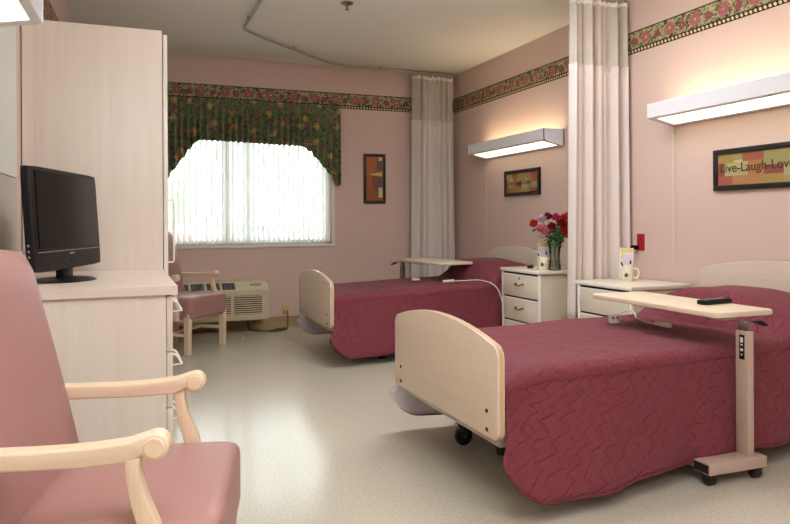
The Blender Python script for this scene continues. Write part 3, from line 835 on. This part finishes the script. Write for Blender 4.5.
for i, (hx, hd, hz) in enumerate(heads):
    q = random.Random(i + 50)
    t = thing('rose', wd[i], 'rose', (VX, VY, VZ), 0, 'roses in the glass vase')
    P = Vector((rt.x * hx + fwd.x * hd, rt.y * hx + fwd.y * hd, hz))
    base = Vector((-P.x * .18, -P.y * .18, .02)); neck = Vector((P.x * .17, P.y * .17, .205)); mid = P.lerp(neck, .4) + Vector((0, 0, .012))
    path = chaikin([base, base.lerp(neck, .5), neck, mid, P + Vector((0, 0, -.02))], 2)
    MB().tube(path, .0028, 6).build('stem', 'stem_green', t)
    d = (P - mid).normalized(); qd = Vector((0, 0, 1)).lerp(d, .6).normalized()
    o = ros(.032 + .004 * q.random(), q).build('bloom', cols[i], t); o.location = P; o.rotation_euler = qd.to_track_quat('Z', 'Y').to_euler()
    for k in range(7):
        f = neck.lerp(P, -.1 + .14 * k); a = q.uniform(0, 2 * PI); le = q.uniform(.05, .075)
        dv = Vector((math.cos(a), math.sin(a), q.uniform(-.5, .3))).normalized(); sd = dv.cross(Vector((0, 0, 1))).normalized()
        b = MB(); bm = b.bm; L_ = []
        for s_ in range(6):
            u = s_ / 5; w = math.sin(PI * (u ** .8)) * le * .32 + .0006
            c_ = f + dv * le * u + Vector((0, 0, -.25 * le * u * u))
            L_.append((bm.verts.new(c_ + sd * w + Vector((0, 0, .15 * w))), bm.verts.new(c_), bm.verts.new(c_ - sd * w + Vector((0, 0, .15 * w)))))
        for a_, c2 in zip(L_, L_[1:]):
            bm.faces.new((a_[0], a_[1], c2[1], c2[0])); bm.faces.new((a_[1], a_[2], c2[2], c2[1]))
        b.build('leaf', 'leaf_green', t, solid=(.0007, 0))

# ------------------------------------------------------------------ framed pictures
def frame_on(t, w, h, bw, dep, art_mat, artname='print'):
    """local x right, z up, front towards -y; origin lower-left on the wall"""
    b = MB()
    for a in ((0, 0, w, bw), (0, h - bw, w, h), (0, bw, bw, h - bw), (w - bw, bw, w, h - bw)): b.box(a[0], -dep, a[1], a[2], -.001, a[3], bev=.003)
    b.build('frame', 'frame_black', t)
    return MB().box(bw - .002, -dep * .55, bw - .002, w - bw + .002, -dep * .3, h - bw + .002).build(artname, art_mat, t)
paint('art_ochre', '#A88C4E', .6, .3); paint('art_brick', '#A4604A', .6, .3); paint('art_orange', '#B07F50', .6, .3); paint('art_olive', '#A09862', .6, .3); paint('art_pale', '#B2A978', .6, .3); paint('art_rust', '#8E5240', .6, .3)
def collage(t, x0, z0, x1, z1, y):
    W_, H_ = x1 - x0, z1 - z0
    B = [(0, .70, .13, 1, 0), (.13, .78, .20, 1, 3), (.20, .72, .36, 1, 1), (.36, .55, .62, 1, 3), (.62, .70, .8, 1, 2), (.8, .5, 1, 1, 1),
         (0, 0, .12, .30, 1), (0, .30, .06, .70, 5), (.06, .30, .24, .70, 4), (.24, .28, .36, .72, 2), (.12, 0, .34, .30, 2), (.34, 0, .5, .28, 0), (.36, .28, .5, .55, 5), (.5, .2, .68, .55, 4), (.5, 0, .74, .2, 3), (.68, .2, .8, .7, 0), (.8, .2, 1, .5, 3), (.74, 0, 1, .2, 5)]
    b = MB()
    for i, (a, c_, d_, e, m_) in enumerate(B): b.box(x0 + a * W_, y - .0002 * (i % 3), z0 + c_ * H_, x0 + d_ * W_, y + .003, z0 + e * H_, mi=m_)
    b.build('collage_blocks', ['art_ochre', 'art_brick', 'art_orange', 'art_olive', 'art_pale', 'art_rust'], t, smooth=False)
# right-wall pictures: local x must run toward -Y, rot=-90deg
art('collage_x', ['#C9A24E', '#B5883C', '#C4684A', '#BFB06A', '#A8923F', '#C78A4A', '#B2A765'], 8, 13, 'x')
pw, phh = .93, .24
p = thing('framed_print', 'wide black framed Live Laugh Love print over the near bed', 'picture', (XR - .001, 3.112, 1.172), -PI / 2)
frame_on(p, pw, phh, .030, .022, 'collage_x')
collage(p, .028, .028, pw - .028, phh - .028, -.0135)
text_mesh('lettering', 'Live-Laugh-Love', .074, 'letter_dark', p, (.046, -.0150, .105), (PI / 2, 0, 0), sx=1.0)
p = thing('framed_print', 'small black framed lettered print over the far bed', 'picture', (XR - .001, 5.52, 1.228), -PI / 2)
frame_on(p, .575, .228, .030, .022, 'collage_x')
collage(p, .028, .028, .547, .20, -.0135)
text_mesh('lettering', 'Live-Laugh-Love', .062, 'letter_dark', p, (.05, -.0150, .095), (PI / 2, 0, 0), sx=.95)
p = thing('framed_print', 'narrow tall black framed abstract print on the window wall', 'picture', (2.248, YB - .001, 1.190), 0)
frame_on(p, .235, .50, .028, .022, 'collage_tall')
b = MB(); b.prism([(.055, .292), (.195, .318), (.195, .272)], 'y', -.0135, -.0115); b.build('gold_wedge', 'art_gold', p)
b = MB(); b.box(.14, -.0128, .33, .2, -.0115, .43); b.box(.14, -.0128, .16, .2, -.0115, .25); b.build('slate_block', 'art_slate', p)
b = MB(); b.box(.16, -.0126, .06, .2, -.0115, .16); b.box(.165, -.0126, .43, .2, -.0115, .47); b.build('olive_strip', 'art_cream', p)

# ------------------------------------------------------------------ sockets
so = thing('wall_socket', 'red emergency socket on the right wall beside the curtain', 'socket', (XR - .001, 3.782, .80), -PI / 2)
MB().box(0, -.006, 0, .07, 0, .112, bev=.002).build('cover_plate', 'red_plastic', so)
b = MB(); [b.box(.02, -.008, z_, .05, -.006, z_ + .03, bev=.003) for z_ in (.018, .064)]; b.build('receptacle', 'red_plastic', so)
pg = thing('power_plug', 'black plug pushed into the red wall socket', 'plug', (XR - .009, 3.785, .818), -PI / 2)
MB().soft(-.012, -.045, -.014, .024, 0, .016, .006, 4).build('plug_body', 'black_plastic', pg)
MB().cyl((.006, -.044, 0), (.004, -.07, -.012), .005, .004).build('plug_cord', 'black_plastic', pg)
so = thing('wall_socket', 'ivory socket low on the window wall beside the heater', 'socket', (1.42, YB - .001, .12))
MB().box(0, -.006, 0, .07, 0, .112, bev=.002).build('cover_plate', 'outlet_ivory', so)
MB().soft(.015, -.04, .02, .05, -.006, .06, .006, 3).build('receptacle', 'outlet_ivory', so)

# ------------------------------------------------------------------ heater / air conditioner under the window
pt = thing('wall_heater', 'beige air conditioner heater unit mounted under the window', 'heater', (.20, YB, .12))
PW = 1.035
b = MB(); b.prism([(-.29, 0), (-.30, .02), (-.30, .275), (-.20, .338), (-.02, .35), (-.001, .35), (-.001, 0)], 'x', 0, PW, bev=.006); b.build('cabinet', 'ptac_beige', pt)
b = MB()
for k in range(5):
    x0 = .08 + k * .135
    b.prism([(-.288, .2815), (-.290, .2838), (-.208, .3355), (-.206, .333)], 'x', x0, x0 + .115)
b.build('top_vent', 'dark_gap', pt)
b = MB()
for k in range(5):
    for j in range(6):
        x0 = .08 + k * .135 + j * .02
        b.prism([(-.289, .281), (-.292, .2850), (-.210, .3368), (-.206, .333)], 'x', x0, x0 + .004)
b.build('vent_bars', 'grey_plastic', pt)
for x0 in (.16, .44, .72):
    g = MB().box(x0, -.3012, .055, x0 + .25, -.299, .225).build('louver_recess', 'dark_gap', pt)
    b = MB()
    for j in range(9): b.box(x0 - .002, -.307, .058 + j * .0192, x0 + .252, -.3005, .068 + j * .0192, bev=.001)
    b.build('louver_slats', 'ptac_beige', g)
MB().prism([(-.286, .283), (-.288, .2865), (-.208, .337), (-.206, .334)], 'x', .82, 1.0).build('control_door', 'ptac_beige', pt)
MB().prism([(-.255, .303), (-.257, .3075), (-.228, .3258), (-.226, .322)], 'x', .87, .97).build('control_label', 'grey_plastic', pt)
pcp = [(1.458, 6.535, .16), (1.455, 6.50, .05), (1.44, 6.46, .006), (1.35, 6.36, .006), (1.26, 6.40, .006), (1.22, 6.30, .008), (1.34, 6.27, .012), (1.44, 6.38, .010), (1.37, 6.44, .014), (1.25, 6.30, .012), (1.20, 6.36, .006), (1.10, 6.44, .006), (1.08, 6.52, .02), (1.08, 6.55, .14)]
MB().tube([(p[0] - .20, p[1] - YB, p[2] - .12) for p in chaikin(pcp, 3)], .0055, 8).build('power_cord', 'cord_brown', pt)
sc = tube_thing('cable', 'pale thin cable lying on the floor between the heater and chair', 'cord', [(1.02, 6.45, .004), (.98, 6.2, .004), (.96, 6.0, .004), (.93, 5.95, .004)], .003, 'cord_white')

# ------------------------------------------------------------------ wardrobe, dresser
wr = thing('wardrobe', 'tall pale laminate wardrobe against the left wall', 'wardrobe', (0, 0, 0))
wxf, wy0, wy1, wzt = .178, 3.522, 4.60, 1.932
b = MB(); b.box(wx(4.6) - .0 + .012, wy0, .08, wxf, wy1, wzt, bev=.002); b.box(wx(4.6) + .02, wy0 + .02, 0, wxf - .05, wy1 - .02, .08)
b.prism([(wx(3.54) + .004, wy0 + .001), (wx(4.58) + .013, wy0 + .001), (wx(4.58) + .013, wy1 - .01)], 'z', .08, wzt - .002)
b.build('cabinet', 'pale_laminate', wr)
for k in range(2):
    y0 = wy0 + .004 + k * .538
    d = MB().box(wxf + .004, y0, .10, wxf + .024, y0 + .530, wzt - .018, bev=.002).build('door', 'ivory_edge', wr)
    hy = y0 + .035 if k == 0 else y0 + .49
    hy = y0 + .10 if k == 0 else y0 + .44
    MB().tube(chaikin([(wxf + .024, hy, 1.115), (wxf + .055, hy, 1.117), (wxf + .058, hy, 1.10), (wxf + .058, hy, .82), (wxf + .055, hy, .805), (wxf + .024, hy, .807)], 2), .0045, 8).build('handle', 'white_plastic', d)
dr = thing('dresser', 'pale laminate dresser with three drawers, television on top', 'dresser', (0, 0, 0))
dy0, dy1, dxf, dzt = 2.55, 3.518, .138, .78
b = MB(); b.prism([(wx(dy0) + .02, dy0), (dxf, dy0), (dxf, dy1 - .004), (wx(dy1) + .018, dy1 - .004)], 'z', .06, dzt - .03, bev=.001); b.box(-.38, dy0 + .02, 0, dxf - .05, dy1 - .02, .06)
b.build('cabinet', 'pale_laminate', dr)
MB().prism([(wx(dy0 - .014) + .012, dy0 - .014), (.176, dy0 - .014), (.176, dy1), (wx(dy1) + .012, dy1)], 'z', dzt - .03, dzt, bev=.002).build('top', 'pale_laminate_top', dr)
zz = [.742, .545, .348, .150]
for k in range(3):
    d = MB().box(dxf + .002, dy0 + .004, zz[k + 1] + .004, dxf + .022, dy1 - .008, zz[k], bev=.002).build('drawer', 'ivory', dr)
    for hy in (dy0 + .12, dy1 - .18):
        z_ = zz[k] - .022
        MB().tube([(dxf + .022, hy, z_), (dxf + .045, hy, z_ - .012), (dxf + .058, hy, z_ - .036), (dxf + .060, hy + .004, z_ - .042), (dxf + .060, hy + .096, z_ - .042), (dxf + .058, hy + .10, z_ - .036), (dxf + .045, hy + .10, z_ - .012), (dxf + .022, hy + .10, z_)], .0045, 8).tube([(dxf + .060, hy + .002, z_ - .042), (dxf + .022, hy + .002, z_ - .046)], .003, 6).build('handle', 'white_plastic', d)

# ------------------------------------------------------------------ television
A0 = Vector((-.278, 2.66)); A1 = Vector((-.088, 3.26)); dv = (A1 - A0); TW = dv.length; ang = math.atan2(dv.y, dv.x)
tv = thing('television', 'black flat screen television on the dresser', 'television', (A0.x, A0.y, .7805), ang)
TT = math.tan(R(3.6))
MB().soft(0, 0, .048, TW, .038, .425, .012, 8).build('casing', 'black_plastic', tv)
MB().soft(.09, .03, .12, TW - .05, .07, .36, .03, 5).build('back_bulge', 'black_matte', tv)
MB().box(.035, -.0015, .132, TW - .035, .002, .408).build('screen', 'screen_glass', tv)
MB().box(.02, -.0012, .118, TW - .02, .001, .1205).build('speaker_line', 'grey_plastic', tv)
b = MB(); [b.box(TW / 2 - .022 + k * .009, -.0016, .1045, TW / 2 - .0155 + k * .009, .001, .110) for k in range(5)]; b.build('maker_mark', 'grey_mark', tv)
MB().lathe([(.008, 0), (.010, 0), (.010, .002), (.008, .002)], mat=Matrix.Translation((TW / 2, .001, .083)) @ Matrix.Rotation(PI / 2, 4, 'X'), seg=20).build('power_ring', 'black_matte', tv)
MB().box(TW / 2 - .045, .015, .006, TW / 2 + .045, .05, .06, bev=.008).build('neck', 'black_plastic', tv)
MB().lathe([(.0001, .014), (.07, .013), (.12, .008), (.135, .002), (.135, 0), (.0001, 0)], seg=40).build('stand_base', 'black_plastic', tv, loc=(TW / 2, .03, 0)).scale = (1.05, .8, 1)
b = MB(); [b.soft(-.002, .018, .10 + k * .02, .001, .026, .108 + k * .02, .001, 1) for k in range(3)]; b.build('side_button', 'grey_plastic', tv)
tube_thing('television_cable', 'white cable running from the television down to the left wall', 'cord', [(-.28, 2.72, .90), (-.33, 2.70, .905), (-.40, 2.55, .87), (-.452, 2.42, .83), (-.458, 2.35, .79)], .004, 'cord_white', 3)

for o in tv.children:
    if not o.name.startswith(('neck', 'stand_base')):
        for v in o.data.vertices: v.co.y += TT * (v.co.z - .06) ; v.co.z += .0
# ------------------------------------------------------------------ armchairs
def armchair(label, loc, rot):
    t = thing('armchair', label, 'armchair', (*loc, 0), rot, 'pink vinyl armchairs with birch frames')
    hs = .264
    # seat cushion
    def sw(p):
        u = (p.x + .08) / .44; v = p.y / .27
        if p.z > .38: p.z += .018 * (1 - u * u * .8) * (1 - v * v * .7)
        p.y *= 1 + .02 * (p.x + .3)
        return p
    MB().soft(-.285, -.255, .262, .118, .255, .425, .030, 12, warp=sw).build('seat', 'vinyl', t)
    def bw(p):
        k = (p.z - .36) / .60
        p.x += .028
        p.x -= .125 * k + .02 * k * k
        w = p.y / .27
        p.x += .016 * (1 - w * w) * (1 if p.x > -.38 - .15 * k else -.3)
        p.y *= 1.0 - .04 * k ** 3
        if p.z > .8: p.z += .02 * (1 - w * w)
        return p
    MB().soft(-.40, -.262, .325, -.295, .262, .925, .032, 12, warp=bw).build('backrest', 'vinyl', t)
    b = MB()
    b.box(-.36, -.232, .245, .09, -.212, .285, bev=.003); b.box(-.36, .212, .245, .09, .232, .285, bev=.003)
    b.box(.04, -.22, .25, .065, .22, .285, bev=.003); b.box(-.365, -.22, .245, -.34, .22, .33, bev=.003)
    b.build('seat_rail', 'birch', t)
    b = MB()
    for s in (-1, 1): b.box(-.34, s * .235 - .012, .135, .085, s * .235 + .012, .16, bev=.004)
    b.box(-.13, -.23, .137, -.105, .23, .158, bev=.004)
    b.build('stretcher', 'birch', t)
    for s in (-1, 1):
        y0, y1 = s * .235 - .021, s * .235 + .021
        MB().prism([(.066, 0), (.102, 0), (.108, .31), (.062, .31)], 'y', y0, y1, bev=.003).build('leg', 'birch_up', t)
        MB().prism([(-.40, 0), (-.365, 0), (-.325, .30), (-.35, .42), (-.52, .93), (-.545, .92), (-.395, .40), (-.372, .30)], 'y', s * .235 - .018, s * .235 + .018, bev=.003).build('leg', 'birch_up', t)
        # arm with scroll
        yc = s * hs; aw = .023
        top_ = []; n = 16
        for k in range(n + 1):
            u = k / n; x = -.475 + .455 * u
            top_.append((x, .578 + .012 * math.cos(u * PI * 1.2) + (.040 * u - .009) + .0))
        bot = [(x, z - (.040 - .006 * math.sin(PI * (x + .475) / .455))) for x, z in top_]
        scr = arc(0.0, .583, .0262, 100, -150, 14)
        out_ = top_[:-1] + [(p[0], p[1]) for p in scr] + [p for p in bot[::-1] if p[0] < -.025]
        a_ = MB().prism(out_, 'y', yc - aw, yc + aw, bev=.005, seg=3).build('armrest', 'birch', t)
        for e in (-1, 1):
            MB().lathe([(.0001, .0035), (.018, .003), (.0200, 0), (.0001, 0)], mat=Matrix.Translation((0, yc + e * aw, .583)) @ Matrix.Rotation(-e * PI / 2, 4, 'X'), seg=28).build('scroll_cap', 'birch', a_)
        # S-curved arm support
        c_ = [(-.040, .565), (-.039, .53), (-.030, .485), (-.014, .44), (-.004, .40), (.004, .35), (.006, .30), (.004, .26)]
        w_ = [.013, .0125, .014, .017, .020, .021, .020, .018]
        L_ = []; Rr = []
        cc_ = chaikin([(x, 0, z) for x, z in c_], 2); m_ = len(cc_)
        for i, p in enumerate(cc_):
            ww = w_[min(7, int(i / m_ * 8))]
            i0, i1 = max(0, i - 1), min(m_ - 1, i + 1); d = (cc_[i1] - cc_[i0]).normalized()
            nrm = Vector((-d.z, 0, d.x)); wi = ww + 0
            f_ = i / (m_ - 1) * 7; k0 = min(6, int(f_)); wi = w_[k0] + (w_[k0 + 1] - w_[k0]) * (f_ - k0)
            L_.append(p + nrm * wi); Rr.append(p - nrm * wi)
        MB().prism([(p.x, p.z) for p in L_] + [(p.x, p.z) for p in Rr[::-1]], 'y', yc - .019 + s * .004, yc + .019 + s * .004, bev=.003).build('arm_support', 'birch_up', t)
    return t
armchair('pink vinyl armchair with birch scroll arms, close in front of the dresser', (.116, 1.637), R(-13.1))
armchair('pink vinyl armchair standing beside the heater under the window', (.538, 5.684), R(-40.5))

# ------------------------------------------------------------------ fill lights added out of view, behind and above the camera
def fill_panel(x, y, label):  # invented fixture, added to supply most of the room light
    t = thing('added_fill_light', label, 'fill light', (x, y, ZC), 0, 'added square fill lights')
    b = MB()
    for a in ((-.6, -.6, .6, -.57), (-.6, .57, .6, .6), (-.6, -.57, -.57, .57), (.57, -.57, .6, .57)): b.box(a[0], a[1], -.03, a[2], a[3], -.001, bev=.003)
    b.build('frame', 'trim_white', t)
    MB().soft(-.55, -.55, -.13, .55, .55, -.002, .05, 4).build('fill_diffuser', 'fill_glow', t)
fill_panel(1.0, -1.0, 'added square fill light behind the camera')
fill_panel(.35, .55, 'added square fill light above the armchair')
fill_panel(1.75, 3.3, 'added square fill light over the near bed')

# ------------------------------------------------------------------ outside
g = MB().box(-60, YB + .3, -.6, 60, 120, -.5).build('ground', 'asphalt', smooth=False); struct(g)
def car(label, x, y, rot, mat):
    t = thing('parked_car', label, 'car', (x, y, -.5), rot, 'cars parked outside')
    MB().prism([(-2.2, .35), (-2.2, .8), (-1.5, .92), (-.9, 1.38), (.7, 1.4), (1.4, .95), (2.1, .85), (2.25, .6), (2.2, .35)], 'y', -.85, .85, bev=.06).build('body', mat, t)
    b = MB(); b.prism([(-1.25, .95), (-.85, 1.3), (.65, 1.32), (1.15, .95)], 'y', -.87, .87); b.build('side_window', 'car_glass', t)
    for wx_ in (-1.4, 1.35):
        for s in (-1, 1): MB().cyl((wx_, s * .72, .32), (wx_, s * .9, .32), .32, seg=20).build('wheel', 'rubber', t)
car('red car parked outside, seen through the blind', 1.4, 42, R(8), 'car_red')
car('blue car parked outside, seen through the blind', -3.2, 44, R(5), 'car_blue')
car('silver car parked outside, seen through the blind', 7.0, 41, R(4), 'car_silver')
def tree(label, x, y, h, seed):
    q = random.Random(seed); t = thing('tree', label, 'tree', (x, y, -.5), 0, 'trees outside')
    MB().cyl((0, 0, 0), (0, 0, h * .5), .22, .12).build('trunk', 'bark', t)
    b = MB()
    for k in range(26):
        a = q.uniform(0, 2 * PI); r = q.uniform(0, h * .28); z = q.uniform(h * .35, h)
        b.ball((math.cos(a) * r, math.sin(a) * r, z), q.uniform(.5, 1.0), (1, 1, .8), 8)
    b.build('crown', 'tree_green', t)
tree('green tree outside, seen through the left side of the blind', -4.5, 62, 7.0, 4)
tree('green tree outside, seen through the middle of the blind', 4.5, 72, 5.0, 5)

# ------------------------------------------------------------------ world and view
w = bpy.data.worlds.new('sky'); bpy.context.scene.world = w; w.use_nodes = True
bg = w.node_tree.nodes['Background']; bg.inputs[0].default_value = lin('#EEF3F8'); bg.inputs[1].default_value = 10.0
pl = bpy.data.lights.new('window_portal', 'AREA'); pl.shape = 'RECTANGLE'; pl.size = WX1 - WX0; pl.size_y = WZ1 - WZ0; pl.cycles.is_portal = True
po = bpy.data.objects.new('window_portal', pl); C.objects.link(po); po.location = ((WX0 + WX1) / 2, YB + .2, (WZ0 + WZ1) / 2); po.rotation_euler = (-PI / 2, 0, 0)
sc_ = bpy.context.scene
sc_.view_settings.view_transform = 'Standard'; sc_.view_settings.look = 'None'; sc_.view_settings.gamma = 1
sc_.view_settings.use_curve_mapping = False; sc_.view_settings.exposure = 0.28
